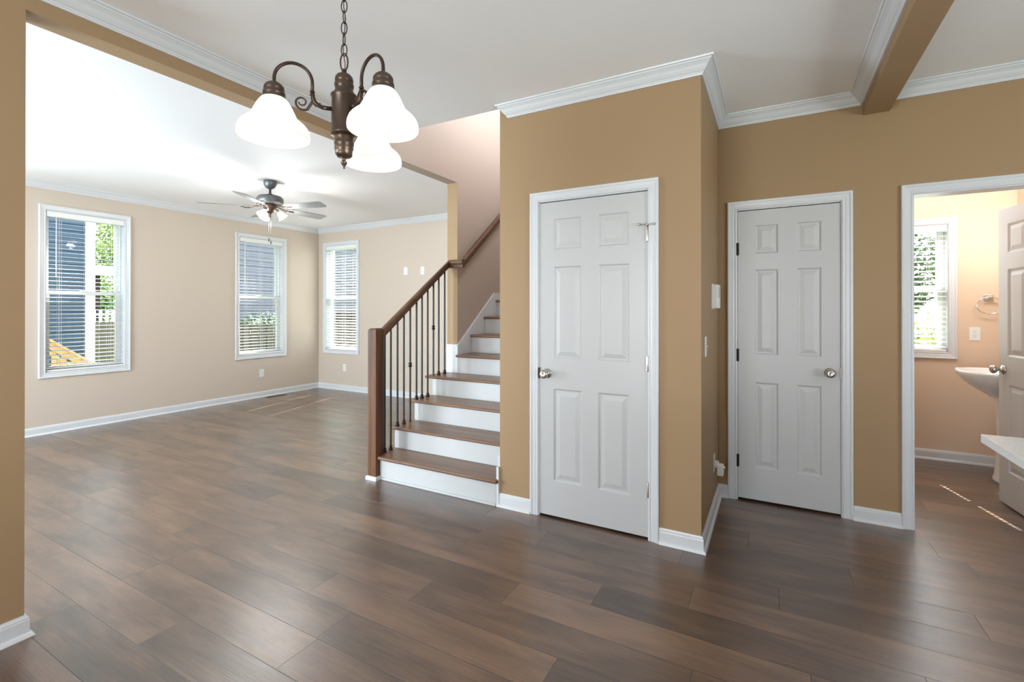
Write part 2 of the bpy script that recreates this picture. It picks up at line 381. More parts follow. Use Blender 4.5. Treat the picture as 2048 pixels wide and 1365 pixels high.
CR = [(0, -.078), (.010, -.078), (.013, -.071), (.016, -.069), (.017, -.063), (.024, -.058), (.034, -.046), (.043, -.032), (.055, -.021), (.061, -.017), (.062, -.010), (.071, -.008), (.074, 0), (0, 0)]
def crown(name, path, side): return S(MB().sweep([(x, y, ZC) for x, y in path], CR, side).build(name, M['trim']))
crown('trim_1', [(XB, REAR), (XB, YC)], -1)
# crown on the closet block with a raking return cut at its left end
mb = MB(); rows = []
rows.append([(XR + .074 - o * 1.0, YC - o, ZC + h) for o, h in CR])
rows.append([(XC + o, YC - o, ZC + h) for o, h in CR])
rows.append([(XC + o, YB - o, ZC + h) for o, h in CR])
rows.append([(.503 - o, YB - o, ZC + h) for o, h in CR])
rows.append([(.503 - o, REAR, ZC + h) for o, h in CR])
mb.grid(rows, closeu=True, sm=False); mb.cap(rows[0]); S(mb.build('trim_2', M['trim']))
crown('trim_3', [(.641, YB), (XE, YB)], -1)
crown('trim_4', [(XL, REAR), (XL, YF), (XB2, YF), (XB2, REAR)], -1)

# ------------------------------------------------------------------ casings and doors
CAS = [(.005, 0), (.005, .011), (.010, .013), (.016, .010), (.020, .010), (.024, .012), (.045, .014), (.048, .018), (.057, .019), (.062, .016), (.062, 0)]
def casing(name, y, d, parent, sgn=-1):
    # door casing on a wall facing -Y
    return MB().frame((0, y, 0), (1, 0, 0), (0, 0, 1), (0, sgn, 0), d[0], d[1], d[2], d[3], CAS, bottom=False).build(name, M['trim'], parent)
def jamb(d, y0, y1, parent):
    m_ = MB(); t = .018
    m_.box(d[0] - .008, d[0] + .002, y0 - .002, y1 + .002, 0, d[3] + .008).box(d[1] - .002, d[1] + .008, y0 - .002, y1 + .002, 0, d[3] + .008).box(d[0], d[1], y0 - .002, y1 + .002, d[3] - .002, d[3] + .008)
    return m_.build('jamb', M['trim'], parent)
def door_slab(w, h, th=.035):
    """six panel door, x 0..w, z 0..h, front face at y=0, back at y=th"""
    m_ = MB(); s = .097 * w / .703
    xs = [0, .097, .296, .397, .596, .703] if w > .65 else [0, .105, .252, .358, .502, .603]
    xs = [x * w / xs[-1] for x in xs]
    zs = [0, .225, .828, 1.02, 1.62, 1.727, 1.932, h]
    for y, sg in ((0, 1), (th, -1)):
        for i in range(5):
            for j in range(7):
                x0, x1, z0, z1 = xs[i], xs[i + 1], zs[j], zs[j + 1]
                if i in (1, 3) and j in (1, 3, 5):
                    rings = [(0, 0), (.004, .001), (.012, .0085), (.020, .0085), (.047, .0015)]
                    rows = [[(x0 + o, y + sg * d, z0 + o), (x0 + o, y + sg * d, z1 - o), (x1 - o, y + sg * d, z1 - o), (x1 - o, y + sg * d, z0 + o)] for o, d in rings]
                    m_.grid(rows, closeu=True, sm=False); m_.cap(rows[-1])
                else: m_.quad((x0, y, z0), (x0, y, z1), (x1, y, z1), (x1, y, z0))
    for i in range(5):
        m_.quad((xs[i], 0, 0), (xs[i + 1], 0, 0), (xs[i + 1], th, 0), (xs[i], th, 0)); m_.quad((xs[i], 0, h), (xs[i + 1], 0, h), (xs[i + 1], th, h), (xs[i], th, h))
    for j in range(7):
        for x in (0, w): m_.quad((x, 0, zs[j]), (x, 0, zs[j + 1]), (x, th, zs[j + 1]), (x, th, zs[j]))
    return m_
KN = [(0, 0), (.031, 0), (.032, -.004), (.026, -.009), (.014, -.012), (.012, -.030), (.016, -.036), (.0255, -.043), (.029, -.053), (.0275, -.062), (.021, -.069), (.011, -.0725), (.009, -.0715), (0, -.0715)]
def knob(x, z, y, parent, mt='nickel', M4=None, sg=1):
    m_ = MB().lathe([(r, sg * d) for r, d in KN], (x, y, z), 28, axis='Y')
    if M4: m_.xform(M4)
    return m_.build('door_knob', M[mt], parent)
def hinge(x, y, z, parent, mt, h=.089, M4=None):
    m_ = MB().lathe([(.006, 0), (.007, .003), (.007, h - .003), (.006, h)], (x, y - .004, z), 10)
    m_.box(x - .010, x + .010, y - .001, y + .002, z, z + h)
    if M4: m_.xform(M4)
    return m_.build('hinge', M[mt], parent)
# door 1 (closet under the stairs): knob left, hinges right
d1 = srect('door_1', (-1.0, YC, 0), 'white six panel closet door with a nickel knob at its left, wall stretch beside the staircase')
casing('casing', YC, D1, d1); jamb(D1, YC, YC + T, d1)
door_slab(.703, 2.038).xform(Matrix.Translation((-1.349, YC + .002, .014))).build('door_panel', M['door'], d1)
knob(-1.294, .936, YC + .002, d1)
MB().box(-1.356, -1.344, YC - .004, YC + .003, .90, .972).build('strike_plate', M['bronze'], d1)
for z in (.25, .99, 1.755): hinge(-.6445, YC, z, d1, 'nickel')
MB().tube([(-.69, YC - .018, 1.855), (-.648, YC - .012, 1.856), (-.612, YC - .024, 1.852)], .003, 8).lathe([(.0, 0), (.008, 0), (.008, .012), (0, .012)], (-.692, YC - .024, 1.855), 10, axis='Y').lathe([(.0, 0), (.007, 0), (.007, .01), (0, .01)], (-.606, YC - .028, 1.851), 10, axis='Y').lathe([(.008, 0), (.008, .012)], (-.6445, YC - .008, 1.846), 10).build('hinge_door_stop', M['nickel'], d1)
# door 2 (back wall)
d2 = srect('door_2', (.08, YB, 0), 'white six panel closet door with black hinges on the back wall')
casing('casing', YB, D2, d2); jamb(D2, YB, YB + T, d2)
door_slab(.606, 2.036).xform(Matrix.Translation((-.221, YB + .002, .016))).build('door_panel', M['door'], d2)
knob(.326, .936, YB + .002, d2)
MB().box(.381, .392, YB - .004, YB + .003, .90, .972).build('strike_plate', M['nickel'], d2)
for z in (.235, .985, 1.74): hinge(-.2235, YB, z, d2, 'hinge_black')
# door 3 (bathroom, standing open)
d3 = srect('door_3', (1.47, YB + T, 0), 'white six panel bathroom door standing open into the bathroom')
casing('casing', YB, D3, d3); jamb(D3, YB, YB + T, d3)
ang = math.atan2(4.588 - 3.877, 1.393 - 1.468)
# slab x runs from hinge to free edge; its front (y=0) face looks to -X
M3 = Matrix.Translation((1.468, 3.872, .012)) @ Matrix.Rotation(ang, 4, 'Z') @ Matrix.Scale(-1, 4, (0, 1, 0))
M3 = Matrix.Translation((1.468, 3.877, .012)) @ Matrix.Rotation(ang, 4, 'Z')
s3 = door_slab(.711, 2.036); s3.xform(Matrix.Translation((0, -.035, 0))); s3.xform(M3); s3.build('door_panel', M['door'], d3)
knob(.651, .925, 0, d3, M4=M3, sg=-1); knob(.651, .925, -.035, d3, M4=M3, sg=1)
for z in (.2, .98, 1.74): hinge(1.474, YB + T + .008, z, d3, 'nickel')

# ------------------------------------------------------------------ windows and blinds
def window(n, kind, a0, a1, z0, z1, pos, label):
    """kind 'L' = left wall facing +X, 'F' = far wall facing -Y"""
    if kind == 'L': O, U, NR = Vector((pos, 0, 0)), Vector((0, 1, 0)), Vector((1, 0, 0))
    else: O, U, NR = Vector((0, pos, 0)), Vector((1, 0, 0)), Vector((0, -1, 0))
    V = Vector((0, 0, 1))
    def bx(mb, a, b, z, zz, d0, d1):
        p = O + U * a + NR * d0; q = O + U * b + NR * d1; mb.box(p.x, q.x, p.y, q.y, z, zz)
    w = srect('window_%d' % n, O + U * ((a0 + a1) / 2) + V * z0, label)
    MB().frame(O, U, V, NR, a0, a1, z0, z1, [(o - .003, t) for o, t in CAS]).build('window_casing', M['trim'], w)
    j = MB(); e = .004
    bx(j, a0 - .001, a0 + e, z0, z1, -.15, .003); bx(j, a1 - e, a1 + .001, z0, z1, -.15, .003)
    bx(j, a0, a1, z0 - .001, z0 + e, -.15, .003); bx(j, a0, a1, z1 - e, z1 + .001, -.15, .003)
    # vinyl frame lip
    for p, q in ((a0, a0 + .018), (a1 - .018, a1)): bx(j, p, q, z0, z1, -.15, -.068)
    bx(j, a0, a1, z1 - .018, z1, -.15, -.068); bx(j, a0, a1, z0, z0 + .02, -.15, -.068)
    j.build('window_jamb', M['trim'], w)
    zm = (z0 + z1) / 2 - .01
    for nm, za, zb, dd in (('lower_sash', z0 + .02, zm + .02, -.075), ('upper_sash', zm - .018, z1 - .018, -.108)):
        s = MB(); f = .038; A, B = a0 + .018, a1 - .018
        bx(s, A, A + f, za, zb, dd, dd - .03); bx(s, B - f, B, za, zb, dd, dd - .03)
        bx(s, A + f, B - f, za, za + f, dd, dd - .03); bx(s, A + f, B - f, zb - f, zb, dd, dd - .03)
        if nm == 'lower_sash': bx(s, (A + B) / 2 - .04, (A + B) / 2 + .04, zb - .004, zb + .008, dd + .006, dd - .01)
        so = s.build(nm, M['vinyl'], w, bevel=.002)
        g = MB(); p0 = O + U * (A + f - .004) + NR * (dd - .015); p1 = O + U * (B - f + .004) + NR * (dd - .015)
        g.quad((p0.x, p0.y, za + f - .004), (p1.x, p1.y, za + f - .004), (p1.x, p1.y, zb - f + .004), (p0.x, p0.y, zb - f + .004))
        g.build('pane', M['glass'], so)
def blind(kind, a0, a1, z0, z1, pos, label, wand_at_low=True, tilt=8, lad=(.17, .5, .83), holes=()):
    if kind == 'L': O, U, NR = Vector((pos, 0, 0)), Vector((0, 1, 0)), Vector((1, 0, 0))
    else: O, U, NR = Vector((0, pos, 0)), Vector((1, 0, 0)), Vector((0, -1, 0))
    def bx(mb, a, b, z, zz, d0, d1):
        p = O + U * a + NR * d0; q = O + U * b + NR * d1; mb.box(p.x, q.x, p.y, q.y, z, zz)
    b = thing('window_blind', label, 'blind', O + U * ((a0 + a1) / 2) + Vector((0, 0, z1)), 'white two inch slat blinds in the windows')
    A, B = a0 + .010, a1 - .010; D0, D1 = -.004, -.054; dc = (D0 + D1) / 2
    h = MB(); bx(h, A - .003, B + .003, z1 - .066, z1 - .006, .006, -.004); bx(h, A, B, z1 - .05, z1 - .006, -.004, -.058); h.build('head_rail', M['slat'], b, bevel=.002)
    la = [a0 + (a1 - a0) * t for t in lad]
    sl = MB(); pitch = .0455; tn = math.tan(R(tilt))
    def slat(a, b2, z, d0, d1):
        n = len(sl.v)
        for zz in (0, .0028):
            for d in (d0, d1):
                for q in (a, b2):
                    p = O + U * q + NR * d; sl.v.append((p.x, p.y, z + zz - (d - dc) * tn))
        for f in ((0, 2, 3, 1), (4, 5, 7, 6), (0, 1, 5, 4), (2, 6, 7, 3), (0, 4, 6, 2), (1, 3, 7, 5)): sl.f.append(tuple(n + i for i in f)); sl.sm.append(False)
    sl_ = sl; pitch = .0455; z = z0 + .045; zs = []
    while z < z1 - .08: zs.append(z); z += pitch
    for z in zs:
        cur = A
        for l in [la[q] for q in holes]:
            slat(cur, l - .008, z, D0, D1)
            slat(l - .008, l + .008, z, D0, dc + .013); slat(l - .008, l + .008, z, dc - .013, D1); cur = l + .008
        slat(cur, B, z, D0, D1)
    sl.build('slats', M['slat'], b, recalc=False)
    br = MB(); bx(br, A, B, z0 + .006, z0 + .026, D0 - .002, D1 + .002); br.build('bottom_rail', M['slat'], b, bevel=.003)
    c = MB()
    for l in la:
        for d in (D0 + .001, D1 - .001):
            for q in (-.011, .011): 
                p = O + U * (l + q) + NR * d; c.box(p.x - .0007, p.x + .0007, p.y - .0007, p.y + .0007, z0 + .02, z1 - .05)
    c.build('ladder_cord', M['slat'], b, recalc=False)
    p = O + U * (A + .075 if wand_at_low else B - .075) + NR * .004
    MB().tube([(p.x, p.y, z1 - .07), (p.x, p.y, z1 - .72)], [.004, .0048], 8).build('tilt_wand', M['slat'], b)
window(1, 'L', *W1, XL, 'double hung window on the left wall nearest the camera'); blind('L', *W1, XL, 'open slat blind in the large left window showing the blue house')
window(2, 'L', *W2, XL, 'double hung window on the left wall behind the ceiling fan'); blind('L', *W2, XL, 'open slat blind in the window below the fan pull chains')
window(3, 'F', *W3, YF, 'narrow looking window on the far living room wall by the corner'); blind('F', *W3, YF, 'sunlit white slat blind on the far wall beside the room corner', False, 14, (.218, .55, .882), (0, 2))
window(4, 'F', *W4, YF, 'short bathroom window'); blind('F', *W4, YF, 'short sunlit slat blind in the bathroom window', True, 14, (.22, .78), (0, 1))
# casing round the added, unseen opening that lets a living room fill light in
for n, (kind, a0, a1, z0, z1, pos) in enumerate((('L', -1.25, .45, .6, 2.4, XL),)):
    MB().frame((pos, 0, 0), (0, 1, 0), (0, 0, 1), (1, 0, 0), a0, a1, z0, z1, CAS).build('trim_11', M['trim'])['kind'] = 'structure'

# ------------------------------------------------------------------ staircase
st = thing('staircase', 'staircase of stained oak treads and white risers left of the closet', 'staircase', (-2.2, 2.8, 0))
NOS = [2.77, 3.003, 3.256, 3.509, 3.762, 4.015, 4.268, 4.521]
TOP = [.186 + .182 * i for i in range(8)]
def tread_mesh(x0, x1, y0, y1, zt, left_return):
    m_ = MB(); t = .026
    prof = [(y1, zt - t), (y0 + .010, zt - t), (y0 + .004, zt - t + .003), (y0, zt - t / 2 - .003), (y0, zt - t / 2 + .003), (y0 + .004, zt - .003), (y0 + .010, zt), (y1, zt)]
    rows = [[(x, y, z) for y, z in prof] for x in (x0, x1)]
    m_.grid(rows, closeu=True, sm=False); m_.cap(rows[0]); m_.cap(rows[1])
    if left_return:   # rounded return nosing along the open side
        pr = [(x0, zt - t), (x0 - .022, zt - t), (x0 - .028, zt - t + .004), (x0 - .031, zt - t / 2), (x0 - .028, zt - .004), (x0 - .022, zt), (x0, zt)]
        rows = [[(x, y, z) for x, z in pr] for y in (y0 + .004, y1 + .012)]
        m_.grid(rows, closeu=True, sm=False); m_.cap(rows[0]); m_.cap(rows[1])
    return m_
for i in range(8):
    y0 = NOS[i]; zt = TOP[i]; inside = i >= 4
    y1 = (NOS[i + 1] + .03) if i < 7 else YF - .02
    xl = XB + .014 if inside else (-2.75 if i == 0 else -2.845)
    ret = not inside
    if i == 0:
        # first tread meets the newel: front part starts beside it, back part runs behind it
        m_ = tread_mesh(-2.748, XR - .010, y0, y1, zt, False); m_.box(-2.866, -2.748, 2.846, y1 + .01, zt - .026, zt); m_.box(XR - .012, XR - .001, y0 + .002, y0 + .030, zt - .024, zt - .002)
        m_.build('tread', M['oak_x'], st, bevel=.003)
    else:
        m_ = tread_mesh(xl, XR - .018, y0, min(y1, YCOL - .003) if (not inside and i == 3) else y1, zt, ret)
        m_.build('tread', M['oak_x'], st)
    yr = y0 + .033; zb = TOP[i - 1] if i else 0
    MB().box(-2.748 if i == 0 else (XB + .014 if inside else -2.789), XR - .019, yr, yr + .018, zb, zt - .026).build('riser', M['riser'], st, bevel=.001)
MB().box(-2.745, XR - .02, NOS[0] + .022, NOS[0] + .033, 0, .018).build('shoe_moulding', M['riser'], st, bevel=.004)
# open-side stringer (stepped), closed underneath
m_ = MB()
for i in range(4):
    a = NOS[i] + .033 if i else 2.846
    m_.box(-2.808, -2.7895, a, YCOL - .02, 0 if i == 0 else TOP[i - 1] - .03, TOP[i] - .026)
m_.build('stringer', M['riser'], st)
# wall skirt on the left wall: raking board then level; end block on the wall end
m_ = MB(); sl = .735; y0, z0_ = YCOL, 1.010
pts = [(y0, .70), (y0, z0_), (4.50, z0_ + (4.50 - y0) * sl + .02), (5.56, z0_ + (4.50 - y0) * sl + .02), (5.56, .70)]
rows = [[(x, y, z) for y, z in pts] for x in (XB, XB + .013)]
m_.grid(rows, closeu=True, sm=False); m_.cap(rows[0]); m_.cap(rows[1]); m_.build('skirt_board', M['trim'], st)
MB().box(XB2 - .002, XB + .013, YCOL - .013, YCOL, TOP[3], z0_).build('skirt_board', M['trim'], st, bevel=.001)
m_ = MB(); pts = [(YC + .004, 0), (YC + .004, .335), (5.0, .335 + 2.177 * .72), (5.0, 0)]
rows = [[(x, y, z) for y, z in pts] for x in (XR - .018, XR)]
m_.grid(rows, closeu=True, sm=False); m_.cap(rows[0]); m_.cap(rows[1])
m_.box(XR - .018, XR, NOS[0] + .034, YC + .01, 0, .27)
m_.build('skirt_board', M['trim'], st)

# railing
rl = thing('stair_railing', 'oak newel post and handrail with thin black iron balusters on the stairs', 'railing', (-2.79, 2.8, 0))
nx0, nx1, ny0, ny1 = -2.835, -2.749, 2.757, 2.845
m_ = MB().box(nx0, nx1, ny0, ny1, 0, 1.188)
q = .012; rows = [[(nx0, ny0, 1.188), (nx1, ny0, 1.188), (nx1, ny1, 1.188), (nx0, ny1, 1.188)], [(nx0 + q, ny0 + q, 1.203), (nx1 - q, ny0 + q, 1.203), (nx1 - q, ny1 - q, 1.203), (nx0 + q, ny1 - q, 1.203)]]
m_.grid(rows, closeu=True, sm=False); m_.cap(rows[1]); nw = m_.build('newel_post', M['oak_z'], rl, bevel=.0015)
m_ = MB(); m_.sweep([(nx0, ny1, 0), (nx0, ny0, 0), (nx1, ny0, 0), (nx1, ny1 - .04, 0)], [(0, 0), (.013, 0), (.013, .02), (.009, .028), (0, .03)], -1)
bs = m_.build('base_moulding', M['trim'], nw); bs['label'] = 'white shoe moulding'
RX = -2.785
HR = [(-.016, -.078), (.016, -.078), (.019, -.064), (.019, -.055), (.026, -.047), (.031, -.034), (.031, -.020), (.027, -.009), (.017, -.002), (0, 0), (-.017, -.002), (-.027, -.009), (-.031, -.020), (-.031, -.034), (-.026, -.047), (-.019, -.055), (-.019, -.064), (-.016, -.078)][:-1]
def zr(y): return 1.205 + (y - 2.87) * .763
path = [(RX, ny1 - .002, zr(ny1)), (RX, 3.765, 1.838), (XB + .106, 3.765, 1.838)]
m_ = MB(); m_.sweep(path, HR, 1); m_.build('handrail', M['oak_y'], rl)
m_ = MB(); m_.sweep([(XB + .066, 3.797, 1.838), (XB + .066, 5.2, 1.838 + 1.40 * .79)], HR, 1); wr = m_.build('handrail', M['oak_y'], rl)
for yy in (4.45, 5.05):
    zz = 1.838 + (yy - 3.80) * .79 - .078
    MB().tube([(XB + .001, yy, zz - .05), (XB + .04, yy, zz - .055), (XB + .062, yy, zz - .03), (XB + .066, yy, zz + .004)], .006, 8).lathe([(.02, 0), (.02, .004), (.012, .008)], (XB, yy, zz - .05), 14, axis='X').build('rail_bracket', M['nickel'], rl)
bal_y = [2.893, 2.963, 3.043, 3.122, 3.203, 3.287, 3.362, 3.443, 3.527, 3.607, 3.700]
first = None
def knuckle(z): return [(.0055, z - .018), (.011, z - .016), (.0135, z - .010), (.009, z - .004), (.009, z + .002), (.0125, z + .006), (.010, z + .013), (.0055, z + .015)]
for i, y in enumerate(bal_y):
    ti = max(k for k in range(4) if NOS[k] < y - .005) ; zb = TOP[ti]; zt = zr(y) - .076
    b = MB().box(RX - .0062, RX + .0062, y - .0062, y + .0062, zb, zt).build('baluster', M['black'], rl, bevel=.0012)
    if i not in (4, 8):
        MB().lathe([(.016, zb), (.0175, zb + .004), (.0175, zb + .012), (.012, zb + .017), (.011, zb + .022), (.0145, zb + .027), (.013, zb + .034), (.007, zb + .037)], (RX, y, 0), 16).build('baluster_shoe', M['black'], b)
    else:
        kz = .875 if i == 4 else 1.19
        MB().lathe([(.0065, kz - .028), (.011, kz - .026), (.017, kz - .018), (.017, kz - .012), (.011, kz - .008), (.011, kz - .002), (.0165, kz + .002), (.0165, kz + .008), (.011, kz + .013), (.0065, kz + .016)], (RX, y, 0), 16).build('knuckle', M['black'], b)

# ------------------------------------------------------------------ chandelier
cy_, sy_ = math.cos(R(28.8756)), math.sin(R(28.8756))
lat, dep = -.498, 1.403
cx, cyy = cy_ * lat - sy_ * dep, sy_ * lat + cy_ * dep
ch = thing('chandelier', 'bronze three arm chandelier with glowing alabaster glass bell shades hanging on a chain', 'chandelier', (cx, cyy, ZC))
MB().lathe([(.062, 0), (.062, -.006), (.05, -.018), (.022, -.026), (.012, -.034), (0, -.034)], (cx, cyy, ZC), 32).build('ceiling_canopy', M['bronze'], ch)
# chain links
z = 2.108; k = 0
chn = []
while z < ZC - .03:
    L2, w2 = .0185, .0085; pts = []
    for j in range(20):
        a = 2 * math.pi * j / 20; p, qz = math.cos(a) * w2, math.sin(a) * L2
        d = (cy_, sy_) if k % 2 == 0 else (-sy_, cy_)
        pts.append((cx + p * d[0], cyy + p * d[1], z + .0165 + qz))
    MB().tube(pts, .0016, 8, closed=True).build('chain_link', M['bronze'], ch); z += .0325; k += 1
MB().tube([(cx + .003 * math.sin(t * 1.7), cyy + .003 * math.cos(t * 1.3), 2.05 + t * .034) for t in range(20)], .0014, 6).build('lamp_cord', M['bronze_light'], ch)
pts = [(cx + .011 * math.cos(a) * cy_, cyy + .011 * math.cos(a) * sy_, 2.088 + .026 * math.sin(a)) for a in [2 * math.pi * j / 20 for j in range(20)]]
MB().tube(pts, .0022, 8, closed=True).build('hanging_loop', M['bronze'], ch)
BP = [(0, 2.066), (.007, 2.066), (.008, 2.053), (.012, 2.052), (.020, 2.049), (.0245, 2.043), (.0262, 2.035), (.0265, 2.030), (.0245, 2.028), (.0275, 2.022), (.0280, 2.016), (.0262, 2.010), (.0245, 2.006), (.0275, 2.001), (.029, 1.994), (.0305, 1.9905), (.0375, 1.989), (.0385, 1.986), (.0375, 1.982), (.0355, 1.978), (.0355, 1.882), (.0375, 1.880), (.0395, 1.874), (.0380, 1.870), (.030, 1.868), (.0275, 1.862), (.0275, 1.857), (.0265, 1.852), (.0285, 1.848), (.0285, 1.842), (.0262, 1.838), (.0275, 1.833), (.0270, 1.827), (.0245, 1.823), (.0255, 1.818), (.024, 1.811), (.019, 1.806), (.006, 1.805), (.006, 1.795), (.010, 1.792), (.0085, 1.786), (.0045, 1.781), (.0025, 1.776), (.0035, 1.773), (0, 1.771)]
MB().lathe(BP, (cx, cyy, 0), 40).build('center_column', M['bronze_light'], ch)
AR = .187
SHP = [(.029, .111), (.034, .106), (.040, .098), (.047, .086), (.0525, .074), (.057, .064), (.061, .056), (.067, .049), (.075, .043), (.083, .036), (.0895, .028), (.0935, .018), (.0952, .008), (.0945, -.001), (.0915, -.004), (.0900, .006), (.0885, .016), (.0845, .025), (.078, .033), (.070, .040), (.063, .047), (.0575, .055), (.0535, .063), (.049, .073), (.0435, .084), (.0365, .096), (.029, .105)]
def arm_at(a):
    ca, sa = cy_ * math.cos(a) - sy_ * math.sin(a), sy_ * math.cos(a) + cy_ * math.sin(a)
    def P(r, z): return (cx + ca * r, cyy + sa * r, z)
    g = MB()
    g.tube([P(.034, 1.945), P(.058, 1.945)], .0062, 10)
    g.tube([P(.050, 1.945), P(.060, 1.9455), P(.072, 1.950), P(.081, 1.959), P(.0855, 1.972), P(.087, 1.985)], [.006, .006, .0062, .0064, .0062, .006], 10)
    arc = [P(.087, 1.980)] + [P(.137 - .050 * math.cos(t), 2.012 + .050 * math.sin(t)) for t in [math.pi * j / 18 for j in range(19)]] + [P(.187, 2.0), P(.187, 1.985)]
    g.tube(arc, .0048, 12)
    g.lathe([(.0062, 0), (.0075, .002), (.0062, .005)], P(.087, 1.985), 14).lathe([(.0062, 0), (.0075, .002), (.0062, .005)], P(.087, 1.975), 14)
    ao = g.build('arm', M['bronze'], ch)
    # scroll: sweeps out under the arc and curls up
    sc = [P(.083, 1.966), P(.090, 1.952)]
    for j in range(30):
        t = j / 29; th = -math.pi * .60 + -t * 0; 
        a2 = R(-55) - 0 ; 
    scx, scz = .113, 1.950
    for j in range(34):
        t = j / 33; an = R(232) + t * R(470); rr = .0205 * (1 - .68 * t)
        sc.append(P(scx + .004 * t + rr * math.cos(an), scz + .004 * t + rr * math.sin(an)))
    s2 = MB().tube(sc, [.0042] * 3 + [.0036 - .0016 * j / 32 for j in range(33)], 8)
    s2.tube([P(.088, 1.975), P(.086, 1.957), P(.077, 1.947), P(.068, 1.951), P(.066, 1.957)], [.004, .0036, .003, .0026, .002], 8)
    s2.build('scroll', M['bronze_light'], ao)
    MB().lathe([(0, 2.002), (.006, 2.002), (.012, 1.999), (.022, 1.992), (.0265, 1.985), (.0275, 1.978), (.0262, 1.976), (.0290, 1.970), (.0300, 1.963), (.0285, 1.961), (.0315, 1.955), (.0325, 1.946), (.030, 1.944), (0, 1.944)], P(AR, 0)[:2] + (0,), 32).build('shade_holder', M['bronze_light'], ao)
    MB().lathe(SHP, P(AR, 1.844), 48, caps=False).build('glass_shade', M['shade'], ao)
    MB().lathe([(0, .045), (.013, .045), (.014, .03), (.024, .008), (.026, -.008), (.018, -.022), (0, -.028)], P(AR, 1.893), 20).build('bulb', M['bulb'], ao)
    p = P(AR, 1.868)
    l = light('chandelier_bulb_light', 'POINT', p, 2.6, (1, .82, .60), shadow_soft_size=.03); return l
mbm = bpy.data.materials.new('frosted_bulb'); mbm.use_nodes = True; e_ = mbm.node_tree.nodes['Principled BSDF']; e_.inputs['Emission Color'].default_value = (1, .86, .62, 1); e_.inputs['Emission Strength'].default_value = 5; M['bulb'] = mbm
for a in (R(80.5), R(199.5), R(322)): arm_at(a)

# ------------------------------------------------------------------ ceiling fan
fx, fy = -4.746, 3.207
fan = thing('ceiling_fan', 'grey five blade ceiling fan with lit glass shades and two pull chains', 'ceiling fan', (fx, fy, ZC))
def fp(r, a, z): return (fx + r * math.cos(a), fy + r * math.sin(a), z)
MB().lathe([(.062, 2.74), (.064, 2.72), (.060, 2.69), (.045, 2.665), (.024, 2.652), (.016, 2.65)], (fx, fy, 0), 32).build('canopy', M['fan_metal'], fan)
MB().lathe([(.0125, 2.66), (.0125, 2.60), (.024, 2.598), (.030, 2.58), (.045, 2.572)], (fx, fy, 0), 24).build('down_rod', M['fan_metal'], fan)
MB().lathe([(.02, 2.585), (.075, 2.580), (.112, 2.570), (.130, 2.552), (.134, 2.535), (.132, 2.505), (.125, 2.495), (.10, 2.488), (.06, 2.485)], (fx, fy, 0), 48).build('motor_housing', M['fan_metal'], fan)
MB().lathe([(.065, 2.49), (.070, 2.475), (.066, 2.462), (.062, 2.45), (.06, 2.42), (.045, 2.40), (.03, 2.392), (.019, 2.385), (.019, 2.355), (.014, 2.345), (0, 2.343)], (fx, fy, 0), 32).build('light_kit_hub', M['bronze_light'], fan)
for k in range(5):
    a = R(14.5 + 72 * k); ca, sa = math.cos(a), math.sin(a)
    def BPt(u, w, z): return (fx + ca * u - sa * w, fy + sa * u + ca * w, z)
    pitch = R(-12)
    m_ = MB(); out = []
    for u, w in ((.20, .040), (.23, .050), (.45, .062), (.62, .066), (.655, .060), (.665, .045)): out.append((u, w))
    top = out + [(u, -w) for u, w in reversed(out)]
    def z3(w, z): return 2.452 + w * math.tan(pitch) + z
    pu = [BPt(u, w, z3(w, .003)) for u, w in top]; pd = [BPt(u, w, z3(w, -.003)) for u, w in top]
    m_.grid([pu, pd], closeu=True, sm=False); m_.cap(pu); m_.cap(pd, True)
    bo = m_.build('fan_blade', M['fan_blade'], fan)
    m_ = MB(); m_.tube([BPt(.08, 0, 2.472), BPt(.13, 0, 2.458), BPt(.17, 0, 2.446), BPt(.20, .018, 2.447), BPt(.25, .024, 2.448)], .007, 8); m_.tube([BPt(.17, 0, 2.446), BPt(.20, -.018, 2.440), BPt(.25, -.024, 2.440)], .007, 8)
    m_.tube([BPt(.24, .026, 2.449), BPt(.275, 0, 2.444), BPt(.24, -.026, 2.440)], .006, 8)
    m_.build('blade_iron', M['bronze_light'], bo)
for k in range(3):
    a = R(50 + 120 * k); c0 = Vector(fp(.085, a, 2.405)); ax = Vector((math.cos(a) * .62, math.sin(a) * .62, -.78)).normalized()
    m_ = MB().lathe([(.018, .0), (.026, -.012), (.033, -.035), (.040, -.055), (.052, -.072), (.050, -.072), (.037, -.054), (.030, -.034), (.022, -.012)], (0, 0, 0), 24, caps=False)
    m_.xform(Matrix.Translation(c0) @ ax.to_track_quat('-Z', 'Y').to_matrix().to_4x4())
    so = m_.build('fan_glass_shade', M['fan_shade'], fan)
    MB().tube([fp(.05, a, 2.43), fp(.075, a, 2.428), tuple(c0 - ax * .0)], .009, 8).build('lamp_socket', M['bronze_light'], so)
    l = light('fan_bulb_light', 'POINT', tuple(c0 + ax * .092), 19, (1, .98, .96), shadow_soft_size=.05)
for dx, zz in ((-.012, 2.125), (.010, 2.095)):
    x, y = fx + dx * cy_, fy + dx * sy_
    MB().tube([(x, y, 2.36), (x, y, zz)], .0012, 6).build('pull_chain', M['nickel'], fan)
    MB().lathe([(.002, 0), (.005, -.004), (.005, -.034), (.003, -.04)], (x, y, zz), 10).build('chain_pull', M['black'], fan)

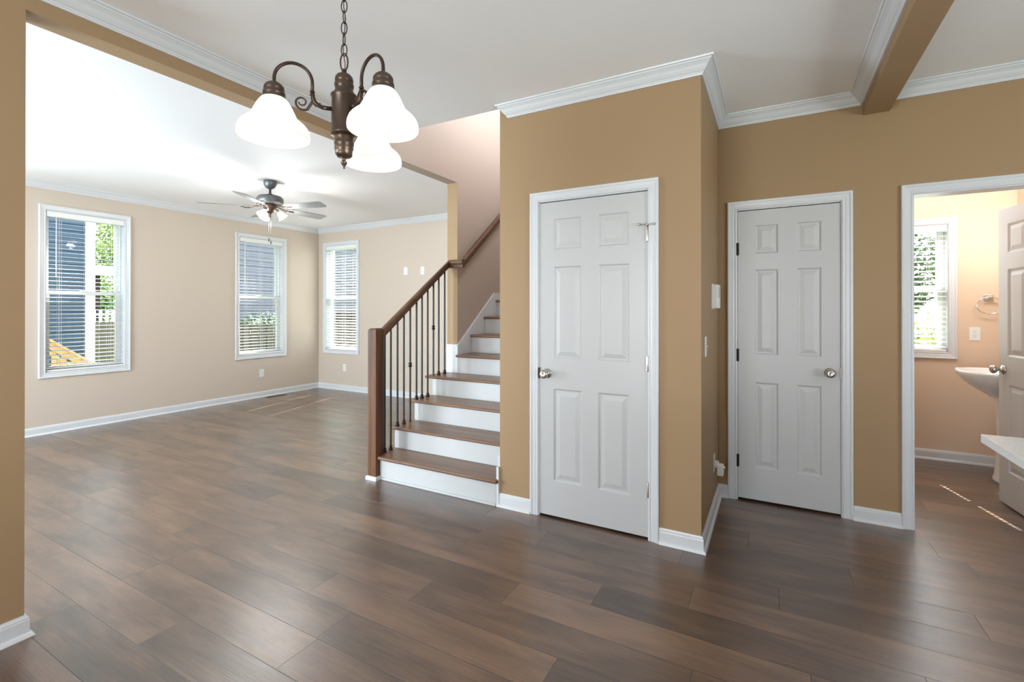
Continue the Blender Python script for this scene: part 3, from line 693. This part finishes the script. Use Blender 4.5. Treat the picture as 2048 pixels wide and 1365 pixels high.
# ------------------------------------------------------------------ wall plates and small fixtures
def outlet(name, label, p, u, nrm, slots=True, w=.073, h=.118, cat='outlet', group=None):
    p, u, nrm = Vector(p), Vector(u), Vector(nrm); v = Vector((0, 0, 1))
    t = thing(name, label, cat, p, group)
    def bx(mb, a0, a1, b0, b1, d0, d1):
        q = p + u * a0 + v * b0 + nrm * d0; r_ = p + u * a1 + v * b1 + nrm * d1; mb.box(q.x, r_.x, q.y, r_.y, q.z, r_.z)
    m_ = MB(); bx(m_, -w / 2, w / 2, -h / 2, h / 2, .0003, .005); m_.build('cover_plate', M['plastic'], t, bevel=.002)
    if slots:
        for s_ in (-.0195, .0195):
            m_ = MB(); bx(m_, -.0165, .0165, s_ - .014, s_ + .014, .004, .0065); rr = m_.build('receptacle', M['plastic'], t, bevel=.003)
            m_ = MB(); bx(m_, -.0075, -.0055, s_ - .001, s_ + .008, .005, .0068); bx(m_, .0055, .0075, s_ - .001, s_ + .008, .005, .0068); bx(m_, -.002, .002, s_ - .010, s_ - .006, .005, .0068); m_.build('slots', M['dark'], rr)
    return t
X1, Y1 = (1, 0, 0), (0, 1, 0)
outlet('wall_outlet', 'white wall outlet low on the left wall under the second window', (XL, 4.537, .37), Y1, X1)
outlet('wall_outlet', 'white wall outlet low on the far wall under the corner window', (-6.27, YF, .38), X1, (0, -1, 0))
t_ = outlet('cable_plate', 'blank white wall plate high on the far wall, the left of two', (-4.943, YF, 1.944), X1, (0, -1, 0), False, cat='wall plate')
MB().lathe([(0, -.0075), (.006, -.0075), (.006, 0)], (-4.943, YF, 1.944), 10, axis='Y').build('port', M['plastic'], t_)
outlet('wall_outlet', 'white outlet high on the far wall, the right of two', (-4.612, YF, 1.937), X1, (0, -1, 0))
outlet('wall_outlet', 'white outlet on the bathroom wall between window and towel ring', (1.543, YF, 1.14), X1, (0, -1, 0))
# light switch on closet side wall
sw = outlet('light_switch', 'white toggle light switch plate on the closet side wall below the thermostat', (XC, 3.00, 1.134), Y1, X1, False, cat='light switch')
MB().box(XC + .004, XC + .014, 2.996, 3.004, 1.13, 1.142).build('toggle', M['plastic'], sw, bevel=.001)
MB().box(XC + .004, XC + .0058, 2.988, 3.012, 1.12, 1.148).build('toggle_surround', M['plastic_grey'], sw)
# thermostat
th = thing('thermostat', 'white box thermostat mounted on the closet side wall beside the second closet door', 'thermostat', (XC, 3.41, 1.44))
MB().box(XC + .0005, XC + .040, 3.335, 3.475, 1.362, 1.517).build('housing', M['plastic'], th, bevel=.004)
MB().box(XC + .0004, XC + .005, 3.330, 3.480, 1.356, 1.523).build('back_plate', M['plastic'], th, bevel=.001)
MB().box(XC + .0395, XC + .0408, 3.37, 3.42, 1.43, 1.50).build('display', M['plastic_grey'], th)
# outlet with plug-in adapter
ou = outlet('wall_outlet', 'white outlet above the baseboard on the closet side wall behind a plugged in adapter', (XC, 3.45, .325), Y1, X1)
pa = thing('plug_adapter', 'small white plug in adapter box sticking out of the closet side wall outlet', 'adapter', (XC, 3.45, .30))
MB().box(XC + .007, XC + .032, 3.43, 3.47, .295, .335).build('plug', M['plastic'], pa, bevel=.003)
MB().box(XC + .022, XC + .060, 3.425, 3.475, .245, .318).build('adapter_body', M['plastic'], pa, bevel=.004)
MB().lathe([(.007, 0), (.007, .012), (.005, .014)], (XC + .056, 3.45, .30), 12, axis='X').build('button', M['plastic'], pa)
# floor register
vt = thing('floor_register', 'brown metal floor register on the floor below the second window', 'floor vent', (-6.80, 4.70, 0))
m_ = MB(); x0, x1, y0, y1 = -6.86, -6.74, 4.54, 4.86
m_.box(x0, x1, y0, y0 + .015, 0, .004).box(x0, x1, y1 - .015, y1, 0, .004).box(x0, x0 + .012, y0, y1, 0, .004).box(x1 - .012, x1, y0, y1, 0, .004); m_.build('rim', mat('brown_register_metal', (.16, .10, .06), .4, .4), vt)
m_ = MB(); m_.box(x0 + .005, x1 - .005, y0 + .005, y1 - .005, .0003, .0012); m_.build('well', M['dark'], vt)
m_ = MB()
for i in range(22): yy = y0 + .02 + i * .0133; m_.box(x0 + .012, x1 - .012, yy, yy + .005, .001, .0035)
m_.build('louvers', bpy.data.materials['brown_register_metal'], vt)

# ------------------------------------------------------------------ bathroom: pedestal sink, towel ring, added unseen lights
sk_ = thing('pedestal_sink', 'white porcelain pedestal sink half hidden behind the open bathroom door', 'sink', (1.58, 5.10, 0))
sx0 = 1.815
def bowl_pts():
    rows = []
    for s, zz in ((.985, .868), (1.0, .862), (1.0, .850), (.97, .832), (.90, .805), (.80, .775), (.66, .745), (.50, .715), (.36, .690), (.27, .675), (.24, .665)):
        r = []
        for j in range(48):
            a = 2 * math.pi * j / 48; x = math.cos(a); y = math.sin(a)
            ex = .26 * s if x < 0 else .243 * (.6 + .4 * s); r.append((1.560 + ex * (abs(x) ** .9) * (1 if x > 0 else -1), 5.10 + .27 * s * (abs(y) ** .85) * (1 if y > 0 else -1), zz))
        rows.append(r)
    return rows
m_ = MB(); rows = bowl_pts(); m_.grid(rows, closeu=True); m_.cap(rows[-1])
inn = [[(1.565 + (p[0] - 1.565) * f - .02 * (1 - f), 5.10 + (p[1] - 5.10) * f, z) for p in rows[0]] for f, z in ((1.0, .868), (.93, .868), (.90, .862), (.80, .82), (.6, .775), (.3, .752), (.05, .748))]
m_.grid(inn, closeu=True); m_.cap(inn[-1]); m_.build('basin', M['porcelain'], sk_)
MB().lathe([(.148, 0), (.148, .025), (.138, .05), (.130, .14), (.124, .30), (.122, .45), (.126, .58), (.138, .67), (.145, .70)], (1.655, 5.10, 0), 36, sx=.95).build('pedestal', M['porcelain'], sk_)
MB().box(1.70, 1.812, 4.90, 5.30, .80, .885).build('faucet_deck', M['porcelain'], sk_, bevel=.012)
MB().tube([(1.745, 5.10, .885), (1.745, 5.10, .96), (1.72, 5.10, .985), (1.67, 5.10, .985), (1.645, 5.10, .965)], .011, 12).build('faucet', M['chrome'], sk_)
for yy in (5.0, 5.2): MB().lathe([(.022, 0), (.022, .02), (.014, .035), (0, .036)], (1.745, yy, .885), 16).build('faucet_handle', M['chrome'], sk_)
tr = thing('towel_ring', 'chrome towel ring on the bathroom wall above the sink', 'towel ring', (1.629, YF, 1.455))
MB().box(1.598, 1.662, YF - .008, YF, 1.43, 1.482).box(1.618, 1.644, YF - .05, YF - .006, 1.444, 1.468).build('mount', M['nickel'], tr, bevel=.003)
MB().tube([(1.631 + .083 * math.sin(a), YF - .038, 1.455 - .068 + .072 * math.cos(a)) for a in [2 * math.pi * j / 40 for j in range(40)]], .005, 10, closed=True).build('ring', M['chrome'], tr)
vl = thing('added_vanity_light', 'unseen vanity light bar added to brighten the bathroom', 'light', (1.815, 5.1, 2.05))  # added fixture, out of view, with its own lamp to lift the bathroom
MB().box(1.79, 1.815, 4.85, 5.35, 2.02, 2.08).build('bar', M['nickel'], vl, bevel=.004)
for yy in (4.92, 5.10, 5.28): MB().lathe([(.02, .02), (.035, -.01), (.05, -.09), (.047, -.09), (.03, -.01)], (1.74, yy, 2.02), 20, caps=False).build('shade', M['fan_shade'], vl)
cl = thing('added_bathroom_ceiling_light', 'unseen flush ceiling light added to brighten the bathroom', 'ceiling light', (1.1, 4.7, ZC))  # added overhead fixture, unseen, lights the open door and bathroom walls
MB().lathe([(.15, 2.74), (.15, 2.72), (.14, 2.715)], (1.1, 4.7, 0), 32).build('base', M['nickel'], cl)
MB().lathe([(.135, 2.718), (.12, 2.68), (.07, 2.655), (0, 2.648)], (1.1, 4.7, 0), 32).build('glass_bowl', M['fan_shade'], cl)
light('bathroom_fill_ceiling', 'POINT', (1.1, 4.7, 2.56), 34, (.84, .92, 1), shadow_soft_size=.08)
light('bathroom_fill_vanity', 'POINT', (1.70, 5.1, 1.98), 13, (1, .95, .90), shadow_soft_size=.08)

# ------------------------------------------------------------------ kitchen counter
kc = thing('kitchen_peninsula', 'white speckled quartz counter corner jutting in at the right edge', 'counter', (1.6, 1.3, 0))
MB().box(.642, 2.5, .25, 2.268, .884, .914).build('countertop', M['quartz'], kc, bevel=.0025)
MB().box(1.02, 2.45, .3, 2.20, .10, .884).box(1.08, 2.40, .35, 2.14, 0, .10).build('cabinet', M['trim'], kc)

# ------------------------------------------------------------------ outdoors
def siding(name, col, kind, a0, a1, z0, z1, pos, sgn, parent, pitch=.12):
    mt = bpy.data.materials.get(name) or add_noise(mat(name, col, .55), 30, .06, 0)
    m_ = MB(); z = z0
    while z < z1:
        zz = min(z + pitch, z1); o0, o1 = pos + sgn * .018, pos
        if kind == 'X': m_.quad((o0, a0, z), (o0, a1, z), (o1, a1, zz), (o1, a0, zz)); m_.quad((o1, a0, z), (o1, a1, z), (o0, a1, z), (o0, a0, z))
        else: m_.quad((a0, o0, z), (a1, o0, z), (a1, o1, zz), (a0, o1, zz)); m_.quad((a0, o1, z), (a1, o1, z), (a1, o0, z), (a0, o0, z))
        z = zz
    return m_.build('siding', mt, parent, recalc=False)
GZ = -.75
gr = mat('garden_grass', (.07, .12, .03), .9); add_noise(gr, 8, .4, .4, .03)
o = MB().box(-30, 20, 5.76, 34, GZ - .2, GZ).box(-30, -7.10, -12, 5.76, GZ - .2, GZ).box(-7.1, 20, -12, -2.8, GZ - .2, GZ).build('ground_outside', gr); S(o)
bh = thing('neighbour_house', 'blue lap sided house with a white corner board seen through the large left window', 'house', (-12.5, 0, GZ))
siding('blue_lap_siding', (.010, .038, .074), 'X', -7, 3.66, GZ, 6.0, -10.5, 1, bh, .115)
MB().box(-15, -10.52, -7, 3.70, GZ, 6.0).build('walls', bpy.data.materials['blue_lap_siding'], bh)
MB().box(-10.6, -10.46, 3.63, 3.76, GZ, 6.0).build('corner_board', M['vinyl'], bh)
MB().box(-15.5, -10.1, -7.5, 4.1, 6.0, 6.2).build('roof', mat('grey_shingle', (.1, .1, .11), .8), bh)
gh = thing('neighbour_house', 'grey blue sided house seen through the window behind the fan', 'house', (-13, 8, GZ))
siding('grey_blue_siding', (.085, .095, .125), 'X', 6.9, 11.5, GZ, 6.0, -12, 1, gh, .13)
MB().box(-14, -12.02, 6.9, 11.5, GZ, 6.0).build('walls', bpy.data.materials['grey_blue_siding'], gh)
MB().box(-14.4, -11.6, 6.7, 11.9, 6.0, 6.2).build('roof', bpy.data.materials['grey_shingle'], gh)
wh = thing('neighbour_house', 'pale grey sided house seen through the blind of the corner window', 'house', (-11, 15, GZ))
siding('pale_grey_siding', (.62, .63, .66), 'Y', -18, -9.5, GZ, 4.2, 14, -1, wh, .15)
MB().box(-18, -9.5, 14.02, 17, GZ, 4.2).build('walls', bpy.data.materials['pale_grey_siding'], wh)
MB().box(-18.3, -9.2, 13.7, 17.4, 4.2, 4.4).build('roof', bpy.data.materials['grey_shingle'], wh)
MB().box(-13.0, -12.2, 13.95, 14.0, 1.6, 2.8).build('window', M['dark'], wh)
fw = add_noise(mat('weathered_fence_wood', (.05, .042, .028), .8), 3, .35, 0, stretch=(6, 6, 1))
fn = add_noise(mat('new_pine_fence_wood', (.22, .18, .11), .8), 3, .3, 0, stretch=(6, 6, 1))
def fence(name, label, mt, kind, pos, a0, a1, z1, gap=.012, w=.135):
    t = thing(name, label, 'fence', ((pos, (a0 + a1) / 2, GZ) if kind == 'X' else ((a0 + a1) / 2, pos, GZ)))
    m_ = MB(); a = a0
    while a < a1:
        b_ = min(a + w, a1); h = z1 + random.uniform(-.01, .01)
        if kind == 'X': m_.box(pos, pos + .018, a, b_, GZ, h)
        else: m_.box(a, b_, pos, pos + .018, GZ, h)
        a += w + gap
    m_.build('boards', mt, t)
    m_ = MB()
    for zz in (GZ + .25, z1 - .3):
        if kind == 'X': m_.box(pos - .04, pos, a0, a1, zz, zz + .09)
        else: m_.box(a0, a1, pos + .018, pos + .058, zz, zz + .09)
    m_.build('rails', mt, t); return t
fence('board_fence', 'dark weathered board fence below the grey blue house', fw, 'X', -9.0, 4.2, 9.2, 1.06, .03)
fence('board_fence', 'weathered board fence across the yard outside the corner window', fw, 'Y', 9.9, -11.5, -6.0, 1.26, .02)
fence('board_fence', 'tan board fence seen beside the blue house through the left window', fn, 'X', -14.3, 3.9, 6.6, 1.04)
fence('board_fence', 'grey board fence outside the bathroom window', fw, 'Y', 10.2, -1, 7, .95, .02)
# white picket rail above the tan fence
pk = thing('picket_fence', 'white picket fence behind the tan board fence outside the left window', 'fence', (-14.9, 5.3, GZ))
m_ = MB()
for i in range(20): m_.box(-14.9, -14.87, 4.0 + i * .13, 4.06 + i * .13, GZ, 1.33)
m_.build('pickets', M['vinyl'], pk); MB().box(-14.87, -14.83, 3.95, 6.6, .9, .97).box(-14.87, -14.83, 3.95, 6.6, 1.2, 1.25).build('rails', M['vinyl'], pk)
# carport roof with a dark post
cpt = thing('porch', 'small porch roof on a dark post beyond the blue house', 'porch', (-15.8, 6.5, GZ))
m_ = MB(); rows = [[(-16.8, y, z), (-15.0, y, z)] for y, z in ((4.6, 2.44), (6.2, 2.74), (7.8, 2.44), (7.8, 2.28), (6.2, 2.56), (4.6, 2.28))]
m_.grid(rows, closev=True, sm=False); m_.build('roof', mat('pale_porch_roof', (.42, .42, .45), .7), cpt)
MB().box(-15.08, -14.96, 4.6, 7.8, 2.22, 2.47).build('fascia', M['vinyl'], cpt)
for xx in (-15.3, -16.6): MB().box(xx, xx + .12, 5.44, 5.56, GZ, 2.25).build('post', bpy.data.materials.get('dark_post') or mat('dark_post', (.05, .035, .03), .8), cpt)
# deck stair guard of new pine
pine = add_noise(mat('new_yellow_pine', (.52, .37, .19), .6), 3, .2, 0, stretch=(6, 6, 1))
dg = thing('deck_stair_railing', 'new yellow pine stair railing sloping down outside the large left window', 'railing', (-8.0, 2.6, GZ))
def zg(y): return .987 - (y - 2.407) * .79
m_ = MB(); m_.sweep([(-8.0, 1.5, zg(1.5)), (-8.0, 3.6, zg(3.6))], [(-.06, -.035), (.06, -.035), (.06, 0), (-.06, 0)], 1); m_.build('top_rail', pine, dg)
m_ = MB(); m_.sweep([(-8.0, 1.5, zg(1.5) - .036), (-8.0, 3.6, zg(3.6) - .036)], [(-.02, -.09), (.02, -.09), (.02, 0), (-.02, 0)], 1); m_.sweep([(-8.0, 1.5, zg(1.5) - .72), (-8.0, 3.6, zg(3.6) - .72)], [(-.02, -.09), (.02, -.09), (.02, 0), (-.02, 0)], 1); m_.build('side_rail', pine, dg)
for i in range(21):
    y = 1.55 + i * .10; MB().box(-8.055, -8.02, y, y + .038, max(GZ, zg(y) - .80), zg(y) - .05).build('picket', pine, dg)
m_ = MB(); m_.sweep([(-9.0, 1.5, zg(1.5)), (-9.0, 3.9, zg(3.9))], [(-.06, -.035), (.06, -.035), (.06, 0), (-.06, 0)], 1); m_.build('top_rail', pine, dg)
for i in range(12):
    y = 1.6 + i * .2; MB().box(-9.03, -8.99, y, y + .045, max(GZ, zg(y) - .80), zg(y) - .03).build('picket', pine, dg)
for y in (2.2, 3.45): MB().box(-8.045, -7.955, y - .045, y + .045, GZ, zg(y) - .03).build('post', pine, dg)
# trees: a trunk and a cloud of small leaves
leafm = {}
for nm, col in (('light', (.22, .31, .07)), ('mid', (.07, .14, .03)), ('dark', (.03, .07, .02))):
    leafm[nm] = add_noise(mat('leaf_' + nm, col, .6), 12, .35, 0)
barkm = mat('bark', (.06, .045, .03), .9)
def tree(name, label, cx_, cy2, r, zc, h, key, n, size, group=None, cat='tree'):
    t = thing(name, label, cat, (cx_, cy2, GZ), group); m_ = MB(); rn = random.Random(int(cx_ * 31 + cy2 * 17))
    blobs = [(cx_ + rn.uniform(-.6, .6) * r, cy2 + rn.uniform(-.6, .6) * r, zc + rn.uniform(-.7, .7) * h, r * rn.uniform(.35, .6)) for _ in range(14)]
    for _ in range(n):
        b = rn.choice(blobs); d = Vector((rn.gauss(0, 1), rn.gauss(0, 1), rn.gauss(0, 1))).normalized() * b[3] * rn.uniform(.75, 1.05)
        p = Vector(b[:3]) + d; u = Vector((rn.gauss(0, 1), rn.gauss(0, 1), rn.gauss(0, .6))).normalized(); w = u.cross(d).normalized() if u.cross(d).length > 1e-3 else Vector((1, 0, 0)); s_ = size * rn.uniform(.6, 1.3)
        m_.quad(p - u * s_, p - w * s_ * .5, p + u * s_, p + w * s_ * .5)
    m_.build('foliage', leafm[key], t, recalc=False)
    k = MB().tube([(cx_, cy2, GZ), (cx_ + .05, cy2, zc * .4), (cx_, cy2 + .05, zc)], [.09 * r, .07 * r, .03 * r], 8)
    for b in blobs[:6]: k.tube([(cx_, cy2, zc * .5), ((cx_ + b[0]) / 2, (cy2 + b[1]) / 2, (zc * .5 + b[2]) / 2 + .1), b[:3]], [.04 * r, .025 * r, .012 * r], 6)
    k.build('trunk', barkm, t)
tree('leafy_tree', 'bright green tree beyond the blue house seen through the left window', -20, 8.9, 3.0, 4.6, 2.2, 'light', 15000, .075)
tree('leafy_tree', 'dark green tree under the porch roof seen through the left window', -27, 10.6, 2.8, .9, 1.5, 'mid', 12000, .10)
tree('leafy_tree', 'dark green tree filling the upper bathroom window', 1.9, 12.2, 1.0, 2.0, .8, 'dark', 5000, .06)
tree('leafy_shrub', 'bright green shrub low in the bathroom window', 1.9, 9.2, .8, .55, .5, 'light', 4000, .045, cat='shrub')
tree('hedge', 'dark green hedge above the weathered fence outside the second window', -10.4, 7.0, .95, .72, .25, 'dark', 9000, .03, cat='hedge')
for o in list(bpy.data.objects):
    if '_off' in o: del o['_off']
